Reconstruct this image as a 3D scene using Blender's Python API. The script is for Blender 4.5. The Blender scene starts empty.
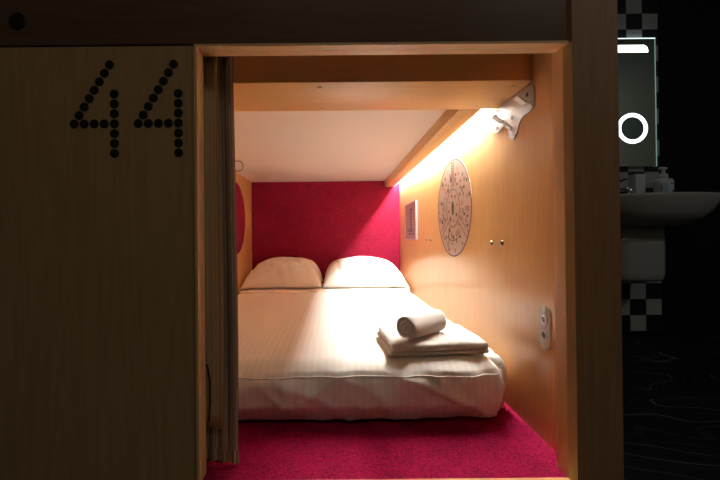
import bpy, bmesh, math, random
from math import pi, sin, cos, radians
from mathutils import Vector, Matrix, noise
random.seed(44)
S = bpy.context.scene
C = S.collection

# ------------------------------------------------------------------ helpers
class MB:
    """collects shapes into one mesh"""
    def __init__(s): s.b = bmesh.new(); s.mi = 0
    def face(s, vs, smooth=False):
        f = s.b.faces.new(vs); f.material_index = s.mi; f.smooth = smooth; return f
    def box(s, x0, x1, y0, y1, z0, z1, bev=0.0, seg=2):
        b = bmesh.new()
        v = [b.verts.new((x, y, z)) for x in (x0, x1) for y in (y0, y1) for z in (z0, z1)]
        for q in ((0,1,3,2),(4,6,7,5),(0,4,5,1),(2,3,7,6),(0,2,6,4),(1,5,7,3)): b.faces.new([v[i] for i in q])
        if bev > 0: bmesh.ops.bevel(b, geom=b.edges[:] , offset=bev, segments=seg, affect='EDGES', profile=.5)
        s.merge(b, bev > 0); return s
    def merge(s, b, smooth=False):
        m = {}
        for v in b.verts: m[v] = s.b.verts.new(v.co)
        for f in b.faces: s.face([m[v] for v in f.verts], smooth)
        b.free()
    def tube(s, pts, r, n=10, cap=True):
        pts = [Vector(p) for p in pts]; rs = r if isinstance(r, (list, tuple)) else [r]*len(pts)
        rings = []; up = None
        for i, p in enumerate(pts):
            a = pts[max(i-1, 0)]; c = pts[min(i+1, len(pts)-1)]; t = (c-a).normalized()
            if up is None: up = Vector((0,0,1)) if abs(t.z) < .9 else Vector((1,0,0))
            sd = t.cross(up).normalized(); up = sd.cross(t).normalized()
            rings.append([s.b.verts.new(p + rs[i]*(cos(2*pi*k/n)*sd + sin(2*pi*k/n)*up)) for k in range(n)])
        for A, B in zip(rings, rings[1:]):
            for k in range(n): s.face([A[k], A[(k+1)%n], B[(k+1)%n], B[k]], True)
        if cap: s.face(rings[0][::-1]); s.face(rings[-1])
        return s
    def prism(s, poly, d, tr=None):
        """polygon in (u,v) extruded along w by d; tr maps (u,v,w) to the scene"""
        tr = tr or (lambda u, v, w: (u, v, w))
        A = [s.b.verts.new(tr(u, v, 0)) for u, v in poly]; B = [s.b.verts.new(tr(u, v, d)) for u, v in poly]
        n = len(poly)
        s.face(A[::-1]); s.face(B)
        for k in range(n): s.face([A[k], A[(k+1)%n], B[(k+1)%n], B[k]])
        return s
    def ring(s, ro, ri, d, tr, n=64, cu=0, cv=0, a0=0, a1=2*pi):
        full = abs(a1-a0-2*pi) < 1e-6
        m = n if full else n+1
        L = []
        for k in range(m):
            a = a0+(a1-a0)*k/n
            L.append([s.b.verts.new(tr(cu+r*cos(a), cv+r*sin(a), w)) for r, w in ((ro,0),(ro,d),(ri,d),(ri,0))])
        for k in range(n):
            A, B = L[k], L[(k+1) % m]
            for j in range(4): s.face([A[j], B[j], B[(j+1)%4], A[(j+1)%4]])
        if not full: s.face(L[0]); s.face(L[-1][::-1])
        return s
    def loft(s, rings, smooth=True, cap0=True, cap1=True):
        R = [[s.b.verts.new(p) for p in r] for r in rings]; n = len(R[0])
        for A, B in zip(R, R[1:]):
            for k in range(n): s.face([A[k], A[(k+1)%n], B[(k+1)%n], B[k]], smooth)
        if cap0: s.face(R[0][::-1], smooth)
        if cap1: s.face(R[-1], smooth)
        return s
    def lathe(s, prof, x, y, n=28):
        return s.loft([[(x+r*cos(2*pi*k/n), y+r*sin(2*pi*k/n), z) for k in range(n)] for r, z in prof])
    def build(s, name, mat, parent=None, kind=None, label=None, recalc=True):
        if recalc: bmesh.ops.recalc_face_normals(s.b, faces=s.b.faces[:])
        me = bpy.data.meshes.new(name); s.b.to_mesh(me); s.b.free()
        for m in (mat if isinstance(mat, (list, tuple)) else [mat]): me.materials.append(m)
        o = bpy.data.objects.new(name, me); C.objects.link(o)
        if parent:
            o.parent = parent; o.matrix_parent_inverse = Matrix.Translation(parent.location).inverted()
        if kind: o['kind'] = kind
        if label: o['label'] = label
        return o
def thing(name, label, cat, loc=(0,0,0), group=None):
    o = bpy.data.objects.new(name, None); C.objects.link(o); o.location = loc; o.empty_display_size = .05
    return tag(o, label, cat, group)
def tag(o, label, cat, group=None):
    o['label'] = label; o['category'] = cat
    if group: o['group'] = group
    return o
def copy_thing(o, dx=0, dy=0, dz=0):
    c = o.copy(); C.objects.link(c)
    c.location = o.location + Vector((dx, dy, dz))
    for ch in list(o.children):
        k = ch.copy(); C.objects.link(k); k.parent = c
    return c
def circ(r, n=20, u=0, v=0): return [(u+r*cos(2*pi*k/n), v+r*sin(2*pi*k/n)) for k in range(n)]

# ------------------------------------------------------------------ materials
def mat(name, col, rough=.5, metal=0, spec=.5):
    m = bpy.data.materials.new(name); m.use_nodes = True
    p = m.node_tree.nodes['Principled BSDF']
    p.inputs['Base Color'].default_value = (*col, 1); p.inputs['Roughness'].default_value = rough
    p.inputs['Metallic'].default_value = metal; p.inputs['Specular IOR Level'].default_value = spec
    return m
def N(m, t, **kw):
    n = m.node_tree.nodes.new(t)
    for k, v in kw.items(): setattr(n, k, v)
    return n
def L(m, a, b): m.node_tree.links.new(a, b)
def P(m): return m.node_tree.nodes['Principled BSDF']
def coords(m, scale=(1,1,1), rot=(0,0,0)):
    tc = N(m, 'ShaderNodeTexCoord'); mp = N(m, 'ShaderNodeMapping')
    mp.inputs['Scale'].default_value = scale; mp.inputs['Rotation'].default_value = rot
    L(m, tc.outputs['Object'], mp.inputs['Vector']); return mp.outputs['Vector']
def ramp(m, fac, stops):
    r = N(m, 'ShaderNodeValToRGB'); e = r.color_ramp.elements
    while len(e) < len(stops): e.new(.5)
    for i, (p, c) in enumerate(stops): e[i].position = p; e[i].color = (*c, 1)
    L(m, fac, r.inputs['Fac']); return r.outputs['Color']
def noise_tex(m, vec, scale, detail=4, rough=.55, dist=0):
    n = N(m, 'ShaderNodeTexNoise'); n.inputs['Scale'].default_value = scale; n.inputs['Detail'].default_value = detail
    n.inputs['Roughness'].default_value = rough; n.inputs['Distortion'].default_value = dist
    L(m, vec, n.inputs['Vector']); return n.outputs['Fac']
def bump(m, h, strength, dist=.002):
    b = N(m, 'ShaderNodeBump'); b.inputs['Strength'].default_value = strength; b.inputs['Distance'].default_value = dist
    L(m, h, b.inputs['Height']); L(m, b.outputs['Normal'], P(m).inputs['Normal'])
def math_n(m, op, a, b=None):
    n = N(m, 'ShaderNodeMath', operation=op)
    for i, v in enumerate((a, b)):
        if v is None: continue
        if isinstance(v, (int, float)): n.inputs[i].default_value = v
        else: L(m, v, n.inputs[i])
    return n.outputs[0]
def mix(m, fac, a, b, blend='MIX'):
    n = N(m, 'ShaderNodeMix', data_type='RGBA', blend_type=blend)
    for i, v in ((0, fac), (6, a), (7, b)):
        if isinstance(v, (int, float)): n.inputs[i].default_value = v
        elif isinstance(v, tuple): n.inputs[i].default_value = (*v, 1)
        else: L(m, v, n.inputs[i])
    return n.outputs[2]

def wood(name, light, dark, along='z', rough=.35, grain=1.0, spec=.5):
    m = mat(name, light, rough, 0, spec)
    sc = {'z': (9, 9, .55), 'x': (.55, 9, 9), 'y': (9, .55, 9)}[along]
    v = coords(m, sc)
    big = noise_tex(m, v, 1.1, 3, .5, 1.4)
    rings = math_n(m, 'FRACT', math_n(m, 'MULTIPLY', big, 7.0))
    rings = math_n(m, 'ABSOLUTE', math_n(m, 'SUBTRACT', rings, .5))
    fine = noise_tex(m, v, 14, 5, .65)
    f = math_n(m, 'ADD', math_n(m, 'MULTIPLY', rings, .45*grain), math_n(m, 'MULTIPLY', fine, .75))
    L(m, ramp(m, f, [(.22, dark), (.72, light)]), P(m).inputs['Base Color'])
    bump(m, fine, .05, .001)
    return m
BIRCH = (.72, .43, .18); BIRCH_D = (.64, .365, .14)
M_birch = wood('birch plywood', BIRCH, BIRCH_D, 'z', .22)
M_birch_x = wood('birch plywood across', BIRCH, BIRCH_D, 'x', .35)
M_birch_y = wood('birch plywood lengthwise', BIRCH, BIRCH_D, 'y', .35)
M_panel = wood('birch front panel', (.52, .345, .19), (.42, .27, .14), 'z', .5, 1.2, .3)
M_fascia = wood('dark stained beam', (.19, .11, .07), (.135, .075, .048), 'x', .5, 1.0, .3)
M_pillar = wood('stained pillar', (.42, .225, .115), (.33, .165, .08), 'z', .5, 1.0, .3)

def fabric(name, col, col2, scale, strength=.4, rough=.95):
    m = mat(name, col, rough, 0, .1)
    v = coords(m)
    a = noise_tex(m, v, scale, 3, .7); c = noise_tex(m, v, scale*.12, 2, .5)
    L(m, ramp(m, math_n(m, 'ADD', math_n(m, 'MULTIPLY', a, .8), math_n(m, 'MULTIPLY', c, .2)), [(.36, col2), (.62, col)]), P(m).inputs['Base Color'])
    bump(m, a, strength, .003)
    return m
M_crimson = fabric('crimson upholstery', (.225, .008, .034), (.13, .005, .019), 120, .5)
M_carpet = fabric('crimson carpet', (.36, .006, .062), (.13, .003, .023), 150, .9)
M_ceiling = mat('white laminate ceiling', (.80, .73, .66), .45)
M_sheet = mat('white striped sateen', (.86, .83, .80), .6, 0, .3)
_x = N(M_sheet, 'ShaderNodeSeparateXYZ'); L(M_sheet, coords(M_sheet), _x.inputs[0])
_s = math_n(M_sheet, 'SINE', math_n(M_sheet, 'MULTIPLY', _x.outputs['X'], 2*pi/.022))
L(M_sheet, ramp(M_sheet, math_n(M_sheet, 'ADD', math_n(M_sheet, 'MULTIPLY', _s, .5), .5), [(.35, (.825, .795, .765)), (.65, (.87, .84, .81))]), P(M_sheet).inputs['Base Color'])
M_linen = mat('white pillow cotton', (.87, .84, .81), .75, 0, .2)
bump(M_linen, noise_tex(M_linen, coords(M_linen), 9, 4, .55, .8), .12, .02)
M_mattress = mat('mattress ticking', (.55, .50, .46), .9)
def terry(name, col):
    m = mat(name, col, 1, 0, .1); bump(m, noise_tex(m, coords(m), 240, 3, .8), 1.0, .006); P(m).inputs['Sheen Weight'].default_value = .25; return m
M_terry = terry('white terry', (.83, .80, .77))
M_steel = mat('brushed steel', (.62, .60, .58), .32, .9)
M_alu = mat('aluminium', (.6, .6, .6), .4, .8)
M_plate = mat('powder coated grey plate', (.40, .37, .345), .45, .3)
M_black = mat('matt black', (.006, .006, .007), .5)
M_brass = mat('screw metal', (.80, .64, .44), .45, .4)
M_dark = mat('dark brown print', (.045, .016, .014), .7)
M_disc = mat('pale printed disc', (.40, .25, .18), .5)
M_purple = mat('plum ink', (.13, .035, .09), .6)
M_notice = mat('pinkish notice paper', (.36, .21, .20), .6)
M_porcelain = mat('white porcelain', (.42, .40, .38), .3)
M_white = mat('white plastic', (.62, .68, .70), .4)
M_bluelight = mat('pale blue light tint', (.40, .55, .62), .5)
M_grey = mat('grey print', (.12, .13, .15), .6)
M_chrome = mat('chrome', (.75, .75, .76), .12, 1)
M_wall_dark = mat('black painted wall', (.006, .006, .006), .7, 0, .2)
M_corr = mat('grey green corridor paint', (.34, .38, .30), .8)
M_corr_ceiling = mat('grey ceiling paint', (.45, .43, .40), .8)
M_mirror = mat('mirror silver', (.86, .90, .86), .03, 1)

def emit(name, col, st):
    m = mat(name, (.8, .8, .8), .5); P(m).inputs['Emission Color'].default_value = (*col, 1); P(m).inputs['Emission Strength'].default_value = st; return m
M_led = emit('lit led diffuser', (1, .95, .86), 800)
M_ledge = emit('glowing opal edge', (1, .96, .90), 1.6)
M_mlight = emit('lit frosted mirror glass', (.90, .97, 1), 2.2)
M_topedge = emit('light leaking from the top of the mirror', (.75, .95, 1), 1.3)
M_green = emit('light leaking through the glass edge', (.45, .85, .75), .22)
M_fill_lamp = emit('cool fill lamp glass', (.92, .95, 1), 50)
M_lamp = emit('lit lamp glass', (1, .76, .50), 16)

# curtain cloth: ribbed grey brown
def ribbed(name, a, b, per):
    m = mat(name, a, .95, 0, .1)
    tc = N(m, 'ShaderNodeUVMap'); sp = N(m, 'ShaderNodeSeparateXYZ'); L(m, tc.outputs[0], sp.inputs[0])
    s = math_n(m, 'SINE', math_n(m, 'MULTIPLY', sp.outputs['X'], 2*pi/per))
    L(m, ramp(m, math_n(m, 'ADD', math_n(m, 'MULTIPLY', s, .5), .5), [(.2, b), (.8, a)]), P(m).inputs['Base Color'])
    return m
M_curtain = ribbed('ribbed taupe curtain cloth', (.50, .375, .285), (.28, .205, .155), .012)
M_lit_fold = ribbed('khaki lit curtain fold', (.58, .43, .25), (.48, .35, .20), .02)

# black and white wall tiles
M_tile = mat('black and white tiles', (.3,.3,.3), .35)
sp = N(M_tile, 'ShaderNodeSeparateXYZ'); L(M_tile, coords(M_tile), sp.inputs[0])
TP = .1022
tx = math_n(M_tile, 'DIVIDE', math_n(M_tile, 'SUBTRACT', sp.outputs['X'], 1.897 - 40*TP), TP)
tz = math_n(M_tile, 'DIVIDE', math_n(M_tile, 'SUBTRACT', sp.outputs['Z'], 2.078 - 40*TP), TP)
par = math_n(M_tile, 'MODULO', math_n(M_tile, 'ADD', math_n(M_tile, 'FLOOR', tx), math_n(M_tile, 'FLOOR', tz)), 2)
par = math_n(M_tile, 'GREATER_THAN', par, .5)
tcol = mix(M_tile, par, (.44, .44, .42), (.012, .012, .018))
def edge(t):
    f = math_n(M_tile, 'FRACT', t); return math_n(M_tile, 'LESS_THAN', math_n(M_tile, 'SUBTRACT', .5, math_n(M_tile, 'ABSOLUTE', math_n(M_tile, 'SUBTRACT', f, .5))), .014)
gr = math_n(M_tile, 'MAXIMUM', edge(tx), edge(tz))
L(M_tile, mix(M_tile, gr, tcol, (.10, .10, .10)), P(M_tile).inputs['Base Color'])

# black floor with pale contour lines
M_floor = mat('black floor with contour lines', (.01,.01,.012), .55, 0, .25)
nf = noise_tex(M_floor, coords(M_floor, (1.0, 1.5, 1)), 2.3, 1.5, .45, .6)
def contour(k, w):
    f = math_n(M_floor, 'FRACT', math_n(M_floor, 'MULTIPLY', nf, k)); return math_n(M_floor, 'LESS_THAN', math_n(M_floor, 'ABSOLUTE', math_n(M_floor, 'SUBTRACT', f, .5)), w)
fc = mix(M_floor, contour(26, .09), (.006, .008, .012), (.022, .028, .036))
fc = mix(M_floor, contour(5.5, .022), fc, (.11, .12, .135))
L(M_floor, fc, P(M_floor).inputs['Base Color'])

# ------------------------------------------------------------------ the capsule
XL, XR, YB, ZF, ZC = -.708, .57, 3.02, .0857, 1.14     # inner faces of the sleeping capsule
FX0, FX1, FZ1, FY = -.310, .542, 1.085, .80             # clear opening and front plane
ZB = 1.0885                                             # underside of the cross beam
ST = 'structure'
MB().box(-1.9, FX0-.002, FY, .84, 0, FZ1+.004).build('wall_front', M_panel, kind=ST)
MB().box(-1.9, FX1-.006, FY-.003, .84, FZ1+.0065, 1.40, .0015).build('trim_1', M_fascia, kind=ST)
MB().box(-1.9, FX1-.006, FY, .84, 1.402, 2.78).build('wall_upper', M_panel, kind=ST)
# pillar with a chamfer towards the opening
MB().prism([(FX1+.006, FY-.003), (FX1+.1105, FY-.003), (FX1+.1105, .854), (FX1-.005, .854), (FX1-.005, FY+.013)], 2.78).build('trim_2', M_pillar, kind=ST)
MB().box(FX1+.0785, FX1+.1105, .8545, 3.10, 0, 2.78).build('wall_side', M_pillar, kind=ST)
# the light frame edging the opening: two stepped strips left and top, the sill below, a facing on the right
fr = MB()
for y0, y1, o in ((FY-.004, FY+.018, 0), (FY+.022, .842, .0012), (FY+.016, FY+.024, .0054)):
    fr.box(FX0-.006, FX0-o, y0, y1, ZF, FZ1+.006)
    fr.box(FX0-o, FX1-.003, y0, y1, FZ1+o, FZ1+.006)
fr.prism([(FX1+.0052, FY-.0045), (FX1-.0062, FY+.0118), (FX1-.0062, .852), (FX1-.0048, .854), (FX1-.0048, FY+.0132), (FX1+.0062, FY-.003)], FZ1+.004-ZF, lambda u, v, w: (u, v, ZF+w))
fr.build('trim_3', wood('pale birch edging', (.84, .57, .30), (.76, .49, .24), 'z', .4, .6), kind=ST)
MB().box(FX0-.006, FX1, .775, .8135, ZF-.03, ZF+.001, .002).build('trim_4', M_birch_x, kind=ST)
MB().box(XL-.03, XR+.03, .8137, YB+.03, 0, ZF).build('floor_carpet', M_carpet, kind=ST)
MB().box(FX0-.006, FX1, .79, .8136, 0, ZF-.031).build('trim_5', M_panel, kind=ST)
MB().box(XL-.03, XR+.03, YB, YB+.03, ZF, ZC+.06).build('wall_back', M_crimson, kind=ST)
MB().box(XR, XR+.03, .855, YB, ZF, ZC+.06).build('wall_right', M_birch, kind=ST)
MB().box(XL-.03, XL, .842, YB, ZF, ZC+.06).build('wall_left', M_birch, kind=ST)
MB().box(XL, XR, 1.216, YB, ZC, ZC+.06).build('ceiling', M_ceiling, kind=ST)
MB().box(XL, XR, .842, 1.215, ZC+.0605, ZC+.09).build('ceiling_front', M_birch_x, kind=ST)
beam = MB().box(XL, XR, .9925, 1.215, ZB, ZC+.06, .002).build('trim_6', M_birch_x, kind=ST)
for x, y in ((-.037, 1.027), (.535, 1.030), (-.034, 1.195), (.535, 1.195)):
    MB().lathe([(.0075, ZB+.001), (.0075, ZB-.0012), (.0055, ZB-.003), (.003, ZB-.003), (.002, ZB-.001)], x, y, 16).build('screw', M_brass, beam)
MB().box(.440, .515, 1.2155, YB, ZB, ZC, .002).build('trim_7', M_birch_y, kind=ST)
# round upholstered inset in the left wall
lw = lambda u, v, w: (XL-.0006+w, u, v)
ci = thing('upholstered_panel', 'round crimson upholstered panel set into the left plywood wall', 'wall panel', (XL, 2.53, .80))
MB().prism(circ(.262, 72, 2.53, .80), .0015, lw).build('fabric_face', M_crimson, ci)
MB().ring(.272, .262, .003, lw, 72, 2.53, .80).build('rim', M_birch, ci)

# LED strip behind the batten
led = thing('led_strip_light', 'long white lit strip light hidden behind the ceiling batten along the right wall', 'light', (.54, 2.1, ZC))
MB().box(.5195, .5225, 1.235, YB-.02, ZB-.002, ZC-.001).box(.5225, .565, 1.235, YB-.02, ZC-.003, ZC-.0005).build('channel', M_alu, led)
MB().box(.5155, .519, 1.235, YB-.02, ZB-.002, ZB+.01).build('diffuser_edge', M_ledge, led, label='softly glowing edge of the light profile')
MB().box(.551, .560, 1.24, YB-.025, ZC-.008, ZC-.0032).build('diffuser', M_led, led, label='glowing white diffuser')

# ------------------------------------------------------------------ bed
def rounded_grid(x0, x1, y0, y1, z0, z1, r, nx, ny, nz, fn=None, bottom=True):
    """box surface grid with rounded edges; fn(co, normal) -> co"""
    b = bmesh.new(); V = {}
    def vert(i, j, k):
        if (i, j, k) in V: return V[(i, j, k)]
        p = Vector((x0+(x1-x0)*i/nx, y0+(y1-y0)*j/ny, z0+(z1-z0)*k/nz))
        q = Vector((min(max(p.x, x0+r), x1-r), min(max(p.y, y0+r), y1-r), min(max(p.z, z0+(r if bottom else 0)), z1-r)))
        n = (p-q)
        n = n.normalized() if n.length > 1e-9 else Vector((0,0,1))
        p = q+n*r
        if fn: p = fn(p, n)
        V[(i, j, k)] = b.verts.new(p); return V[(i, j, k)]
    def quad(a, c, d, e):
        try: b.faces.new([vert(*a), vert(*c), vert(*d), vert(*e)])
        except ValueError: pass
    for i in range(nx):
        for j in range(ny):
            quad((i,j,nz),(i+1,j,nz),(i+1,j+1,nz),(i,j+1,nz))
            if bottom: quad((i,j,0),(i,j+1,0),(i+1,j+1,0),(i+1,j,0))
    for i in range(nx):
        for k in range(nz):
            quad((i,0,k),(i+1,0,k),(i+1,0,k+1),(i,0,k+1)); quad((i,ny,k),(i,ny,k+1),(i+1,ny,k+1),(i+1,ny,k))
    for j in range(ny):
        for k in range(nz):
            quad((0,j,k),(0,j,k+1),(0,j+1,k+1),(0,j+1,k)); quad((nx,j,k),(nx,j+1,k),(nx,j+1,k+1),(nx,j,k+1))
    return b
BX0, BX1, BY0, BY1, BZ = -.700, .562, 1.045, 3.005, .271
def nz3(x, y, z): return noise.noise(Vector((x, y, z)))
mt = MB(); mt.merge(rounded_grid(BX0+.02, BX1-.02, BY0+.035, BY1-.01, ZF, BZ-.02, .05, 20, 30, 6), True)
bed = thing('bed', 'wide low mattress bed under a white striped sheet on the crimson carpet', 'bed', (-.07, 2.0, ZF))
mt.build('mattress', M_mattress, bed)
def corner(p):
    """pull the front right corner back so it turns in a wide curve"""
    R = .13; cx, cy = BX1-R, BY0+R
    if p.x > cx and p.y < cy:
        d = Vector((p.x-cx, p.y-cy)); m = max(abs(d.x), abs(d.y))
        if d.length > m*1.0001:
            k = m/d.length; p = Vector((cx+d.x*k, cy+d.y*k, p.z))
    return p
def drape(p, n):
    p = corner(p)
    h = (p.z-ZF)/(BZ-ZF)
    if n.y < -.3:                                       # front drop: slack diagonal creases, tucked in at the bottom
        w = min(1, (-n.y-.3)/.5)
        cr = 1-abs(nz3(p.x*5.0+p.z*7.0, p.z*3.0-p.x*1.2, 1.7))
        cr2 = 1-abs(nz3(p.x*9.0-p.z*6.0, p.z*4.0, 5.2))
        bulge = .018*sin(pi*min(1, max(0, h*.9+.05)))
        p.y += w*(.006-bulge - .012*cr**7*min(1,max(.35,(p.x+.15)*2)) - .009*cr2**6 + .008*nz3(p.x*2.5, 3, p.z*4))
        p.y += w*.030*max(0, .35-h)/.35
        p.z += .010*nz3(p.x*4, 9, 0)*max(0, .4-h)
        for k, (a_, b_, f_, am_) in enumerate(((.55, .83, 9, .011), (.45, -.89, 12, .008), (.75, .66, 19, .005))):
            c_ = a_*p.x+b_*p.z; l_ = b_*p.x-a_*p.z
            rg = 1-abs(nz3(c_*f_+nz3(p.x*3, k, p.z*3)*.8, l_*2.2, 3.3*k))
            mk = max(0, nz3(p.x*2.6, 7.7*k, p.z*5)+.30)
            p.y += w*am_*(rg**5*-1.0)*mk*1.5
    if n.z > .5:                                        # top: nearly flat, faint dips, slack near the foot
        f = max(0, 1-(p.y-BY0)/.5)
        cr = 1-abs(nz3(p.x*3.2+p.y*1.5, p.y*4.0, 8.8))
        p.z += .004*nz3(p.x*3, p.y*2.2, 0) + f*(.005*nz3(p.x*7, p.y*5, 4) + .004*cr**5)
    if p.x > BX1-.2 and p.y < BY0+.35:                  # gathered folds at the foot corner
        f = min(1, (p.x-BX1+.2)/.12)*min(1, (BY0+.35-p.y)/.2)
        a = math.atan2(p.y-BY0-.22, p.x-BX1+.22)
        fold = sin(a*17+p.z*10)*.5+.5
        s = .020*f*fold*min(1, h+.1)
        p.x -= s*max(0, n.x+.15); p.y += s*max(0, -n.y); p.z -= s*.55*max(0, n.z)
    if p.x > BX1-.2 and p.y < BY0+.5: p.x -= .05*max(0, .5-h)*max(0, n.x)
    return p
sh = MB(); sh.merge(rounded_grid(BX0, BX1, BY0, BY1, ZF+.012, BZ, .062, 130, 150, 26, drape, bottom=False), True)
sheet = sh.build('bed_sheet', M_sheet, bed)
from mathutils.bvhtree import BVHTree
bv = BVHTree.FromPolygons([v.co for v in sheet.data.vertices], [p.vertices[:] for p in sheet.data.polygons])
pts = []
for i in range(100):
    x = BX0+.06+i*.0118; zz = .2345+.004*nz3(x*3, 1, 0)
    hit = bv.ray_cast(Vector((x, .7, zz)), Vector((0, 1, 0)))[0]
    if hit: pts.append((x, hit.y-.0005, zz))
MB().tube(pts, .0024, 6).build('stitched_seam', M_sheet, sheet)
# top edge of the sheet folded back in front of the pillows
fb = MB(); fb.merge(rounded_grid(BX0+.03, BX1-.03, 2.45, 2.56, BZ-.002, BZ+.009, .004, 60, 10, 3, lambda p, n: Vector((p.x, p.y+.008*nz3(p.x*3, 0, 5), p.z+.003*nz3(p.x*5, p.y*5, 2)))), True)
fb.build('turned_back_edge', M_sheet, sheet)

def pillow(cx, cy, w, d, t, seed, inner, label):
    b = bmesh.new(); n, m = 64, 44; G = {}
    cyw, syw = 1, 0
    for sgn in (1, -1):
        for i in range(n+1):
            for j in range(m+1):
                if sgn < 0 and (i in (0, n) or j in (0, m)): G[(sgn, i, j)] = G[(1, i, j)]; continue
                u, v = 2*i/n-1, 2*j/m-1
                u, v = sin(u*pi/2)*.5+u*.5, sin(v*pi/2)*.5+v*.5
                th = (max(0, 1-abs(u)**(5.5 if u*inner > 0 else 3.6))**.48)*(1-.16*(u-.1*inner)**2)*(max(0, 1-abs(v)**2.5)**.58)
                x = u*w/2*(1-.03*(1-abs(v)**2)*abs(u)**3); y = v*d/2*(1-.07*(1-abs(u)**2)*abs(v)**3)
                z = th*t*(.94 if sgn > 0 else .06)*sgn
                wr = (1-abs(nz3(u*2.2+v*.8+seed, v*1.6, seed)))**6*.022 + (1-abs(nz3(u*5+seed, v*2.2+u*1.5, seed*2)))**7*.012
                z += sgn*(th*(.014*nz3(u*1.6+seed, v*2, 3)) - wr*min(1, th*1.6)*(min(1, max(0, (.25-v)/.4)) if sgn > 0 else .2))
                z = max(z, -t*.055)
                G[(sgn, i, j)] = b.verts.new((cx+x*cyw-y*syw, cy+x*syw+y*cyw, BZ+.003+t*.055+z - .03*(1-th)*(abs(u)**4)*0))
        for i in range(n):
            for j in range(m):
                q = [G[(sgn, i, j)], G[(sgn, i+1, j)], G[(sgn, i+1, j+1)], G[(sgn, i, j+1)]]
                if sgn < 0: q.reverse()
                b.faces.new(q)
    # sag the corners onto the bed
    for vtx in b.verts:
        dx = abs((vtx.co.x-cx)/(w/2)); 
        if dx > .6 and (vtx.co.x-cx)*inner < 0: vtx.co.z = max(BZ+.004, vtx.co.z-.02*min(1, (dx-.6)/.4)**2)
    mb = MB(); mb.merge(b, True)
    return tag(mb.build('pillow', M_linen), label, 'pillow', 'pillows at the head of the bed')
pillow(-.400, 2.80, .612, .43, .228, 2.3, 1, 'plump white pillow at the head of the bed beside the left plywood wall')
pillow(.235, 2.785, .646, .44, .228, 7.1, -1, 'plump brightly lit white pillow at the head of the bed beside the right wall')

# ------------------------------------------------------------------ towels
TA = radians(2.0)
def spin(p, c, a): 
    x, y = p.x-c[0], p.y-c[1]; return Vector((c[0]+x*cos(a)-y*sin(a), c[1]+x*sin(a)+y*cos(a), p.z))
tc = (.320, 1.208)
T0 = BZ+.005
def tfn(sd):
    def f(p, n):
        p = spin(p, tc, TA*0+radians(3))
        k = (p.z-T0)/.05
        p.z += (.0055*nz3(p.x*9, p.y*9, sd) + .002*nz3(p.x*28, p.y*28, sd)) * min(1, max(0, k*2))
        p.x += .004*nz3(p.y*11, p.z*20, sd+2); p.y += .004*nz3(p.x*10, p.z*20, sd+4)
        return p
    return f
tw = MB()
tw.merge(rounded_grid(tc[0]-.158, tc[0]+.160, tc[1]-.120, tc[1]+.128, T0, T0+.018, .0088, 34, 28, 6, tfn(1)), True)
tw.merge(rounded_grid(tc[0]-.152, tc[0]+.156, tc[1]-.126, tc[1]+.125, T0+.0165, T0+.043, .0130, 40, 32, 10, tfn(3)), True)
tag(tw.build('folded_towel', M_terry), 'white bath towel folded flat on the foot of the bed', 'towel')
# rolled hand towel: a spiral of cloth swept along the roll
TT = T0+.044
rl = MB(); a0 = Vector((.222, 1.108, 0)); a1 = Vector((.352, 1.220, 0)); ax = (a1-a0); ln = ax.length; ax.normalize()
sd = Vector((-ax.y, ax.x, 0)); RO = .0405; th = .0072; turns = 3.0
ns, na = 130, 14; rows = []
for q in range(na+1):
    s = q/na
    base = a0+ax*(ln*s); row = []
    for side in (0, 1):
        for i in range(ns+1):
            t = i/ns; ang = -pi*.62 - t*turns*2*pi
            r = RO - t*turns*th*1.6 - side*th
            r = max(r, .0015)
            wob = 1+.04*nz3(cos(ang)*4, sin(ang)*4, s*9)+.05*nz3(cos(ang)*1.5, sin(ang)*1.5, s*4)
            push = (.006*(1-t) if q in (0, na) else 0)*(1 if q == na else -1) + .004*nz3(t*9, q, side)*(q in (0, na))
            row.append(rl.b.verts.new(base + ax*push + sd*(r*wob*cos(ang)) + Vector((0, 0, TT+RO-.001+r*wob*sin(ang)))))
    rows.append(row)
K = ns+1
for A, B in zip(rows, rows[1:]):
    for off in (0, K):
        for i in range(ns): rl.face([A[off+i], A[off+i+1], B[off+i+1], B[off+i]], True)
    for i in (0, ns): rl.face([A[i], A[K+i], B[K+i], B[i]])
for row in (rows[0], rows[-1]):
    for i in range(ns): rl.face([row[i], row[i+1], row[K+i+1], row[K+i]])
tag(rl.build('rolled_towel', M_terry), 'small white hand towel rolled up on top of the folded towel', 'towel')

# ------------------------------------------------------------------ right wall fittings
rw = lambda u, v, w: (XR-w, u, v)                      # u = depth, v = height, w = out of the wall
def rwc(cu, cv): return lambda u, v, w: (XR-w, cu-u, cv+v)
md = thing('wall_medallion', 'large round pale disc with dark engraved pictograms on the right wood wall', 'wall decoration', (XR, 1.672, .785))
MB().prism(circ(.232, 96), .0012, rwc(1.672, .785)).build('disc', M_disc, md)
dr = MB(); T = lambda u, v, w: rwc(1.672, .785)(u, v, w+.0012); E = .0005
dr.ring(.2315, .2255, E, T, 96); dr.ring(.093, .0885, E, T, 64)
def bar(ax_, ay_, bx, by, w):
    d = Vector((bx-ax_, by-ay_)).normalized(); n = Vector((-d.y, d.x))*w/2
    dr.prism([(ax_-n.x, ay_-n.y), (bx-n.x, by-n.y), (bx+n.x, by+n.y), (ax_+n.x, ay_+n.y)], E, T)
for a in (90, 215, 325):
    A = radians(a); d = (cos(A), sin(A)); n = (-d[1], d[0])
    for o in (-.014, .014): bar(d[0]*.095+n[0]*o, d[1]*.095+n[1]*o, d[0]*.228+n[0]*o, d[1]*.228+n[1]*o, .0035)
for k in range(9): bar(-.012, .11+k*.013, .012, .11+k*.013, .003)
dr.prism([(u*.018, v*.034) for u, v in circ(1, 24)], E, T)
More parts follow.
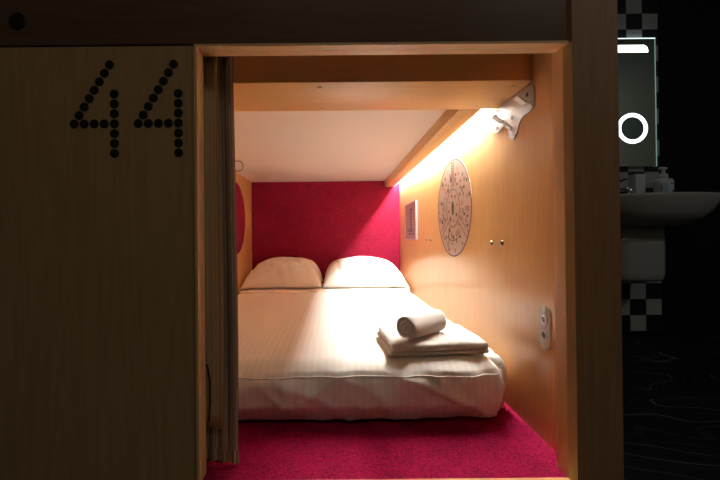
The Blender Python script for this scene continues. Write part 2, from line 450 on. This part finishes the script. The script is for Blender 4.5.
for k in range(8):                                      # small pictograms round the hub
    a = 2*pi*k/8+.2; u, v = .06*cos(a), .062*sin(a)
    dr.prism(circ(.006+.003*(k % 3), 8 if k % 2 else 4, u, v), E, T)
rng = random.Random(9); placed = []
while len(placed) < 64:
    a = rng.uniform(0, 2*pi); r = rng.uniform(.112, .212); u, v = r*cos(a), r*sin(a)
    if any((u-p)**2+(v-q)**2 < .0225**2 for p, q in placed): continue
    if any(abs(((math.degrees(a)-s+180) % 360)-180) < 9 for s in (90, 215, 325)): continue
    placed.append((u, v)); k = rng.randrange(6); s = rng.uniform(.0075, .0125)
    if k == 0: dr.ring(s, s*.62, E, T, 16, u, v)
    elif k == 1: dr.prism([(u-s, v-s), (u+s, v-s), (u+s, v+s*.4), (u, v+s*1.3), (u-s, v+s*.4)], E, T)   # house
    elif k == 2: dr.prism([(u-s, v), (u-s*.6, v-s*.8), (u+s*.6, v-s*.8), (u+s, v)], E, T); bar(u, v, u, v+s*1.2, .002)   # boat
    elif k == 3: dr.prism([(u-s*.4, v-s), (u+s*.4, v-s), (u+s*.4, v+s), (u-s*.4, v+s)], E, T)
    elif k == 4: dr.prism(circ(s*.8, 6, u, v), E, T)
    else:
        for o in (-.5, 0, .5): bar(u-s, v+o*s*1.5, u+s, v+o*s*1.5, .0018)
for k in range(12):
    a = radians(240+k*60/11); b = radians(240+(k+1)*60/11)
    if k < 11: bar(.155*cos(a), .155*sin(a), .155*cos(b), .155*sin(b), .004)
dr.build('engraved_drawing', M_dark, md)

nt = thing('framed_notice', 'small framed pinkish notice with a plum drawing on the right wall near the crimson end', 'notice', (XR, 2.56, .768))
NU0, NU1, NV0, NV1 = 2.40, 2.72, .640, .895
MB().box(XR-.006, XR, NU0, NU1, NV0, NV1).build('sheet', M_notice, nt)
f = MB(); f.box(XR-.012, XR, NU0, NU1, NV1, NV1+.008); f.box(XR-.012, XR, NU0, NU1, NV0-.008, NV0); f.box(XR-.012, XR, NU0-.010, NU0, NV0-.008, NV1+.008); f.box(XR-.012, XR, NU1, NU1+.008, NV0-.008, NV1+.008)
f.build('frame', mat('steel frame', (.42, .32, .32), .35, .6), nt)
q = MB(); U = lambda u, v, w: (XR-.006-w, 2.56-u, .768+v)
for k in range(7): q.prism([(-.035-.004*(k % 2), -.08+k*.022), (.035+.004*(k % 2), -.08+k*.022), (.032, -.066+k*.022), (-.032, -.066+k*.022)], .0006, U)
q.prism([(-.05, .075), (.05, .075), (.035, .092), (-.035, .092)], .0006, U)
q.prism([(-.10, -.098), (.11, -.098), (.11, -.088), (-.10, -.088)], .0006, U)
for k in range(5): q.prism(circ(.011, 10, -.09+k*.02*(1 if k < 3 else 1.9), -.07+.012*(k % 2)), .0006, U)
q.build('printed_drawing', M_purple, nt)

M_bolt = mat('dull bolt metal', (.24, .15, .08), .4, .8)
def wall_bolt(u, v, r, label):
    o = thing('wall_bolt', label, 'bolt', (XR, u, v), 'bolts in the right wood wall')
    b = MB(); n = 16
    b.loft([[(XR-w, u+rr*cos(2*pi*k/n), v+rr*sin(2*pi*k/n)) for k in range(n)] for rr, w in ((r, 0), (r, .002), (r*.8, .005), (r*.35, .0055))], True, False, True)
    b.build('bolt_head', M_bolt, o)
    MB().prism(circ(r*.42, 6, u, v), .0008, lambda a, c, w: (XR-.0055-w, a, c)).build('socket', M_black, o)
wall_bolt(1.262, .623, .0085, 'brass bolt head right of the round disc, farther of the near pair')
wall_bolt(1.185, .624, .0085, 'brass bolt head in the right wall nearest the opening')
wall_bolt(2.150, .632, .007, 'tiny bolt head beside the framed notice, farther of the far pair')
wall_bolt(2.058, .632, .007, 'tiny bolt head between the framed notice and the round disc')

so = thing('socket_plate', 'pill shaped metal power outlet plate on the right wall beside the opening', 'socket', (XR, .947, .398))
def pill(w, h, n=12):
    r = w/2; return [(r*cos(a), (h/2-r)+r*sin(a)) for a in [pi*k/n for k in range(n+1)]]+[(r*cos(a), -(h/2-r)+r*sin(a)) for a in [pi+pi*k/n for k in range(n+1)]]
sw = lambda w0: (lambda u, v, w: (XR-w0-w, .947-u, .398+v))
MB().prism(pill(.044, .118), .004, sw(0)).build('plate', mat('satin socket plate', (.66, .60, .54), .5, .1), so)
MB().ring(.0130, .0095, .0025, sw(.004), 24, 0, .021).build('socket_rim', M_steel, so)
MB().prism([(u, .021+v) for u, v in circ(.0095, 20)], .0008, sw(.004)).build('usb_port', mat('dark grey plastic', (.10, .09, .085), .5), so)
MB().ring(.0125, .0095, .0025, sw(.004), 24, 0, -.020).build('socket_rim', M_steel, so)
MB().prism([(u, -.020+v) for u, v in circ(.0095, 20)], .0008, sw(.004)).build('jack_hole', M_black, so)
for v0 in (.048, -.048): MB().prism([(u, v0+v) for u, v in circ(.0035, 12)], .0012, sw(.004)).build('screw', M_steel, so)

# wavy hook plate below the cross beam
hk = thing('coat_hook_plate', 'wavy grey metal hook plate on the right wall under the cross beam', 'coat hook', (XR, 1.10, 1.03))
def smooth_poly(P_, it=3):
    for _ in range(it):
        Q = []
        for i in range(len(P_)):
            a, b = P_[i], P_[(i+1) % len(P_)]
            Q += [(a[0]*.75+b[0]*.25, a[1]*.75+b[1]*.25), (a[0]*.25+b[0]*.75, a[1]*.25+b[1]*.75)]
        P_ = Q
    return P_
out = [(.985, 1.0875), (.983, 1.06), (.982, 1.026), (.986, 1.010), (1.01, 1.004), (1.045, 1.003), (1.066, .988), (1.078, .965), (1.096, .950), (1.117, .953), (1.130, .975), (1.140, 1.000), (1.165, 1.012), (1.20, 1.004), (1.235, 1.010), (1.258, 1.035), (1.262, 1.07), (1.262, 1.0875)]
sm = [out[0]]+[p for p in smooth_poly(out, 2) if p[1] < 1.0865 and .9821 < p[0] < 1.2619]+[out[-1]]
sm = sorted(set(sm), key=lambda p: math.atan2(p[1]-1.10, p[0]-1.115) % (2*pi))
MB().prism(sm, .0036, lambda u, v, w: (XR+.0006-w, u, v)).build('plate', M_plate, hk)
def hook(u, v, out_, lift, w, m):
    h = MB(); tk = .0022; R_ = []
    for o, z in ((-.001, 0), (out_*.25, .001), (out_*.55, lift*.45), (out_*.9, lift*.92), (out_, lift*.94)):
        R_.append([(XR-.003-o, u-w/2, v+z-tk), (XR-.003-o, u+w/2, v+z-tk), (XR-.003-o+.001, u+w/2, v+z+tk), (XR-.003-o+.001, u-w/2, v+z+tk)])
    h.loft(R_, False); h.build('hook', m, hk)
M_hook = mat('pale metal hook', (.66, .63, .60), .4, .2)
hook(1.022, 1.034, .034, .020, .022, M_hook); hook(1.168, 1.030, .034, .018, .022, M_hook); hook(1.112, .990, .020, .012, .018, M_hook)
for u, v in ((1.018, 1.058), (1.105, 1.022), (1.205, 1.020)):
    MB().prism([(u+a*.45, v+c*.16) for a, c in pill(.03, .07)], .0006, lambda a, c, w: (XR-.003-w, a, c)).build('slot', M_dark, hk)
for u, v in ((1.000, 1.020), (1.097, .965), (1.245, 1.040)):
    MB().prism(circ(.004, 12, u, v), .0045, rw).build('screw', M_steel, hk)
MB().ring(.012, .009, .003, lambda u, v, w: (XR-.020-w, 1.178+u, 1.058+v), 24).tube([(XR-.003, 1.178, 1.069), (XR-.022, 1.178, 1.069)], .0016, 8).build('wire_ring', M_steel, hk)

# wire bracket on the left wall behind the curtain
wb = thing('wire_bracket', 'thin bronze wire loop sticking out of the left wall beside the curtain', 'hook', (XL, 2.1, 1.087))
pts = [(XL, 2.1, 1.116)]+[(XL+.10, 2.1, 1.117)]+[(-.568+.026*sin(a), 2.1, 1.087+.030*cos(a)) for a in [pi*k/12 for k in range(13)]]+[(XL+.10, 2.1, 1.057), (XL, 2.1, 1.058)]
MB().tube(pts, .0028, 8).build('wire', mat('bronze wire', (.22, .12, .05), .4, .7), wb)
for z in (1.116, 1.058): MB().prism(circ(.009, 16, 2.1, z), .003, lw).build('rosette', M_brass, wb)

# ------------------------------------------------------------------ front: curtain, number, plug
cu = thing('curtain', 'dark taupe pleated curtain drawn to the left side of the capsule opening', 'curtain', (-.32, .875, ZF))
def cloth(name, x0, x1, yc, amp, freq, z0, z1, m, ph=0, n=150, hemlift=0, ts=1.0):
    b = bmesh.new(); uv = b.loops.layers.uv.new('UVMap'); rows = []; nzr = 26
    for j in range(nzr+1):
        tz = j/nzr; t = tz*ts; row = []
        for i in range(n+1):
            s = i/n
            am = amp*(1+.25*sin(t*4+s*3))*(.25+.75*min(1, t*2.2))*(1-.35*t)
            x = x0+(x1-x0)*s + .006*sin(t*3+1.0)*s**2 + .004*sin(freq*s*2*2*pi+ph)
            y = yc + am*sin(freq*s*2*pi+ph+.5*sin(t*3)) - .012*(1-t)*s
            z = z0+(z1-z0)*tz + hemlift*(1-s)*(1-t)**4
            row.append(b.verts.new((x, y, z)))
        rows.append(row)
    for j in range(nzr):
        for i in range(n):
            f = b.faces.new([rows[j][i], rows[j][i+1], rows[j+1][i+1], rows[j+1][i]]); f.smooth = True
            for l, (a, c) in zip(f.loops, ((i, j), (i+1, j), (i+1, j+1), (i, j+1))): l[uv].uv = (a/n*(x1-x0)*4, c/nzr)
    me = bpy.data.meshes.new(name); b.to_mesh(me); b.free(); me.materials.append(m)
    o = bpy.data.objects.new(name, me); C.objects.link(o); o.parent = cu; o.matrix_parent_inverse = Matrix.Translation(cu.location).inverted()
    so_ = o.modifiers.new('thickness', 'SOLIDIFY'); so_.thickness = .0025
    return o
cloth('cloth', -.42, -.250, .880, .011, 7, ZF+.010, 1.125, M_curtain, .6, hemlift=.018)
o = cloth('lit_fold', -.345, -.277, .8635, .003, 1.2, .185, 1.115, M_lit_fold, 2.2, 60); o['label'] = 'front fold of the curtain, khaki standing in for light'  # front strip: light on a curtain fold put into its khaki colour
o = cloth('hem', -.42, -.2485, .8785, .011, 7, ZF+.006, ZF+.036, M_curtain, .6, hemlift=.018, ts=.02)
cd = MB().tube([(-.322, .858, .345), (-.312, .856, .335), (-.306, .856, .30), (-.306, .856, .25), (-.309, .857, .20)], .0022, 8).build('fold_shade_line', M_black, cu)  # black tube stands in for the shaded edge of a curtain fold
rail = thing('curtain_rail', 'white curtain rail above the opening, behind the top of the frame', 'curtain rail', (.1, .895, 1.13))
MB().box(XL+.001, XR-.001, .885, .905, 1.126, 1.142).build('track', M_alu, rail)
for x in (-.5, 0, .5): MB().box(x-.01, x+.01, .888, .902, 1.142, ZC+.060).build('bracket', M_alu, rail)

def numeral(x, dxy, label):
    b = MB(); cw = lambda u, v, w: (u, FY+.0005-w, v)
    pts = [(x-.0105-.0815*k/7, 1.0468-.1351*k/7) for k in range(8)]
    pts += [(x-.092+.023*k, .9115) for k in (1, 2, 3)]
    pts += [(x, .9797-.0227*k) for k in range(7)]
    for u, v in pts: b.prism(circ(.0104, 24, u, v), .0012, cw)
    return tag(b.build('door_numeral', M_black), label, 'number', 'capsule number on the front panel')
numeral(-.5003, 0, 'black dotted numeral four on the front panel, left one, farther from the opening')
numeral(-.3535, 0, 'black dotted numeral four on the front panel, right one, beside the opening')
pl = MB(); n = 28
pl.loft([[(-.718+r*cos(2*pi*k/n), FY-.0025-w, 1.1475+r*sin(2*pi*k/n)) for k in range(n)] for r, w in ((.0195, 0), (.0195, .002), (.017, .0035), (.013, .0025), (.006, .002))], True, False, True)
tag(pl.build('bolt_cover', M_black), 'round black plug in the dark beam at the top left', 'plug')

# ------------------------------------------------------------------ washroom beyond the pillar
YT = 2.25
MB().box(-2.0, 3.25, -2.2, 3.4, -.05, 0).build('floor', M_floor, kind=ST)
MB().box(FX1+.1105, 2.0995, YT, YT+.1, 0, 2.78).build('wall_tile', M_tile, kind=ST)
MB().box(FX1+.1105, 2.0995, YT-.012, YT-.0005, 0, .034).build('baseboard_tile', M_wall_dark, kind=ST)
MB().box(2.10, 3.25, YT, YT+.1, 0, 2.78).build('wall_far', M_wall_dark, kind=ST)
MB().box(3.2, 3.25, -2.2, YT, 0, 2.78).build('wall_east', M_corr, kind=ST)
MB().box(-2.0, 3.2, -2.25, -2.2, 0, 2.78).build('wall_corridor', M_corr, kind=ST)
MB().box(-2.0, -1.95, -2.2, .80, 0, 2.78).build('wall_west', M_corr, kind=ST)
MB().box(-2.0, 3.25, -2.25, 3.4, 2.78, 2.83).build('ceiling_corridor', M_corr_ceiling, kind=ST)

mi = thing('mirror', 'lit wall mirror with light bar and round shaving ring above the basin', 'mirror', (1.65, YT, 1.5))
MX0, MX1, MZ0, MZ1 = 1.215, 2.056, 1.087, 1.902
MB().box(MX0, MX1, YT-.024, YT-.004, MZ0, MZ1).build('glass', M_mirror, mi)
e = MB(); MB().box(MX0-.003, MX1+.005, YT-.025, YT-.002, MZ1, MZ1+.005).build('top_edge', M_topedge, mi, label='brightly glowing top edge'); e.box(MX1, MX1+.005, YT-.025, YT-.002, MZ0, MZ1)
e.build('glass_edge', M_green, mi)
bw = lambda u, v, w: (u, YT-.024-w, v)
MB().prism([(1.245, 1.815), (2.014, 1.815), (2.014, 1.832), (2.006, 1.852), (1.988, 1.862), (1.271, 1.862), (1.253, 1.852), (1.245, 1.832)], .0012, bw).build('light_bar', M_mlight, mi)
MB().ring(.097, .073, .0012, bw, 64, 1.908, 1.330).build('light_ring', M_mlight, mi)
MB().ring(.070, .067, .0008, bw, 64, 1.908, 1.330).build('etched_ring', M_grey, mi)
MB().prism(circ(.0665, 48, 1.908, 1.330), .0006, bw).build('shaving_mirror', mat('tinted round glass', (.45, .62, .64), .08, 1), mi)

sk = thing('washbasin', 'white porcelain washbasin with half pedestal on the tiled wall', 'basin', (1.70, YT, .4))
SX, SY, HW = 1.780, YT+.001, .345
def basin(sc, z, dep=.47, n=56):
    r = []
    for k in range(n):
        a = 2*pi*k/n; c, s = cos(a), sin(a); ex = .78
        u = math.copysign(abs(c)**ex, c); v = math.copysign(abs(s)**ex, s)
        y = SY-dep/2*(1 if True else 0) + v*dep/2*(sc if v < 0 else 1) + (0 if v < 0 else 0)
        r.append((SX+u*HW*sc, min(y, SY), z))
    return r
MB().loft([basin(.40, .700), basin(.60, .712), basin(.78, .740), basin(.89, .780), basin(.96, .820), basin(.995, .850), basin(1.0, .862), basin(.985, .866), basin(.93, .864),]+
          [[(SX+(x-SX)*k, SY-.235+(y-SY+.235)*k, z) for x, y, z in basin(.90, zz)] for k, zz in ((.97, .855), (.90, .81), (.75, .76), (.45, .745))]).build('bowl', M_porcelain, sk)
def ped(w, d, z, n=40):
    return [(SX+math.copysign(abs(cos(2*pi*k/n))**.6, cos(2*pi*k/n))*w, min(SY-.13+math.copysign(abs(sin(2*pi*k/n))**.6, sin(2*pi*k/n))*d, SY), z) for k in range(n)]
MB().loft([ped(.11, .09, .378), ped(.135, .115, .382), ped(.147, .127, .396), ped(.153, .13, .43), ped(.156, .13, .58), ped(.152, .13, .705)]).build('pedestal', M_porcelain, sk)
tp = thing('basin_tap', 'chrome tap on the back of the washbasin half hidden by the pillar', 'tap', (1.745, 2.19, .865))
MB().lathe([(.026, .864), (.026, .872), (.020, .876), (.020, .935), (.014, .95)], 1.745, 2.19).build('body', M_chrome, tp)
MB().tube([(1.745, 2.185, .915), (1.745, 2.12, .925), (1.745, 2.06, .915), (1.745, 2.055, .90)], .012, 12).build('spout', M_chrome, tp)
MB().tube([(1.745, 2.19, .955), (1.78, 2.18, .985), (1.822, 2.17, 1.0)], [.009, .008, .005], 10).build('lever', M_black, tp)

ZR = .8645
sb = thing('soap_dispenser', 'white pump bottle with small dark printing on the basin rim', 'soap bottle', (1.985, 2.10, ZR))
def rrect(w, d, z, cx, cy, r=.02, n=6):
    o = []
    for sx, sy, a in ((1, 1, 0), (-1, 1, pi/2), (-1, -1, pi), (1, -1, 3*pi/2)):
        for k in range(n+1):
            t = a+pi/2*k/n; o.append((cx+sx*(w/2-r)+r*cos(t), cy+sy*(d/2-r)+r*sin(t), z))
    return o
bx, by = 1.982, 2.10
MB().loft([rrect(.084, .060, ZR, bx, by), rrect(.088, .064, ZR+.004, bx, by), rrect(.088, .064, ZR+.104, bx, by), rrect(.082, .058, ZR+.116, bx, by), rrect(.05, .05, ZR+.122, bx, by), rrect(.044, .044, ZR+.123, bx, by)]).build('bottle', M_white, sb)
pm = MB().lathe([(.021, ZR+.122), (.021, ZR+.148), (.010, ZR+.151), (.008, ZR+.178)], bx, by)
pm.box(bx-.026, bx+.016, by-.010, by+.010, ZR+.176, ZR+.190, .004); pm.build('pump', M_white, sb)
MB().box(bx-.039, bx-.002, by-.0328, by-.0322, ZR+.01, ZR+.09).box(bx-.039, bx-.01, by-.0334, by-.0327, ZR+.03, ZR+.034).build('lit_side_tint', M_bluelight, sb)  # pale blue panel paints the cool light on the bottle's left side
MB().prism([(bx+.018, ZR+.03), (bx+.03, ZR+.022), (bx+.037, ZR+.034), (bx+.038, ZR+.05), (bx+.034, ZR+.046), (bx+.024, ZR+.054)], .001, lambda u, v, w: (u, by-.0322-w, v)).build('printed_mark', M_grey, sb)
MB().box(bx+.012, bx+.038, by-.0328, by-.0320, ZR+.086, ZR+.092).build('printed_line', M_grey, sb)
bxo = thing('box', 'tall white box beside the pump bottle on the basin rim', 'box', (1.828, 2.12, ZR))
MB().box(1.806, 1.866, 2.09, 2.15, ZR+.026, ZR+.150, .004).build('box_body', M_white, bxo)
MB().box(1.788, 1.870, 2.085, 2.155, ZR, ZR+.027, .004).build('base', M_white, bxo)

# ------------------------------------------------------------------ lamps
lp = thing('ceiling_lamp', 'round dim ceiling lamp in the corridor', 'light', (0.35, -.9, 2.78))
MB().lathe([(.17, 2.779), (.17, 2.765), (.16, 2.755)], 0.35, -.9, 36).build('rim', M_steel, lp)
MB().lathe([(.155, 2.756), (.155, 2.748), (.10, 2.740)], 0.35, -.9, 36).build('lamp_glass', M_lamp, lp)

wp = thing('ceiling_lamp', 'unseen ceiling lamp added to brighten the washroom', 'light', (2.5, -.6, 2.78))  # added fill lamp out of view, brightens basin, tiles and mirror reflection
MB().lathe([(.12, 2.779), (.12, 2.768), (.112, 2.76)], 2.5, -.6, 36).build('rim', M_steel, wp)
MB().lathe([(.108, 2.762), (.108, 2.755), (.07, 2.750)], 2.5, -.6, 36).build('lamp_glass', M_fill_lamp, wp)

# ------------------------------------------------------------------ camera, world, view
cam = bpy.data.objects.new('camera', bpy.data.cameras.new('camera')); C.objects.link(cam); S.camera = cam
F = 350.0; cam.data.sensor_width = 36; cam.data.lens = 36*F/720; cam.data.clip_start = .02
pitch, roll = .0055, -.0095
cam.matrix_world = Matrix.Translation((0, 0, .643)) @ Matrix.Rotation(pi/2+pitch, 4, 'X') @ Matrix.Rotation(roll, 4, 'Z')
cam.data.shift_x = (360-334)/720; cam.data.shift_y = -(240-(239-F*math.tan(pitch)))/720
w = bpy.data.worlds.new('world'); S.world = w; w.use_nodes = True
w.node_tree.nodes['Background'].inputs['Color'].default_value = (.01, .01, .01, 1); w.node_tree.nodes['Background'].inputs['Strength'].default_value = .1
S.view_settings.view_transform = 'Standard'; S.view_settings.look = 'None'; S.view_settings.gamma = 1; S.view_settings.use_curve_mapping = False
S.view_settings.exposure = .30
S.cycles.max_bounces = 24; S.cycles.diffuse_bounces = 16; S.cycles.glossy_bounces = 8; S.cycles.use_denoising = True
S.cycles.sample_clamp_indirect = 8
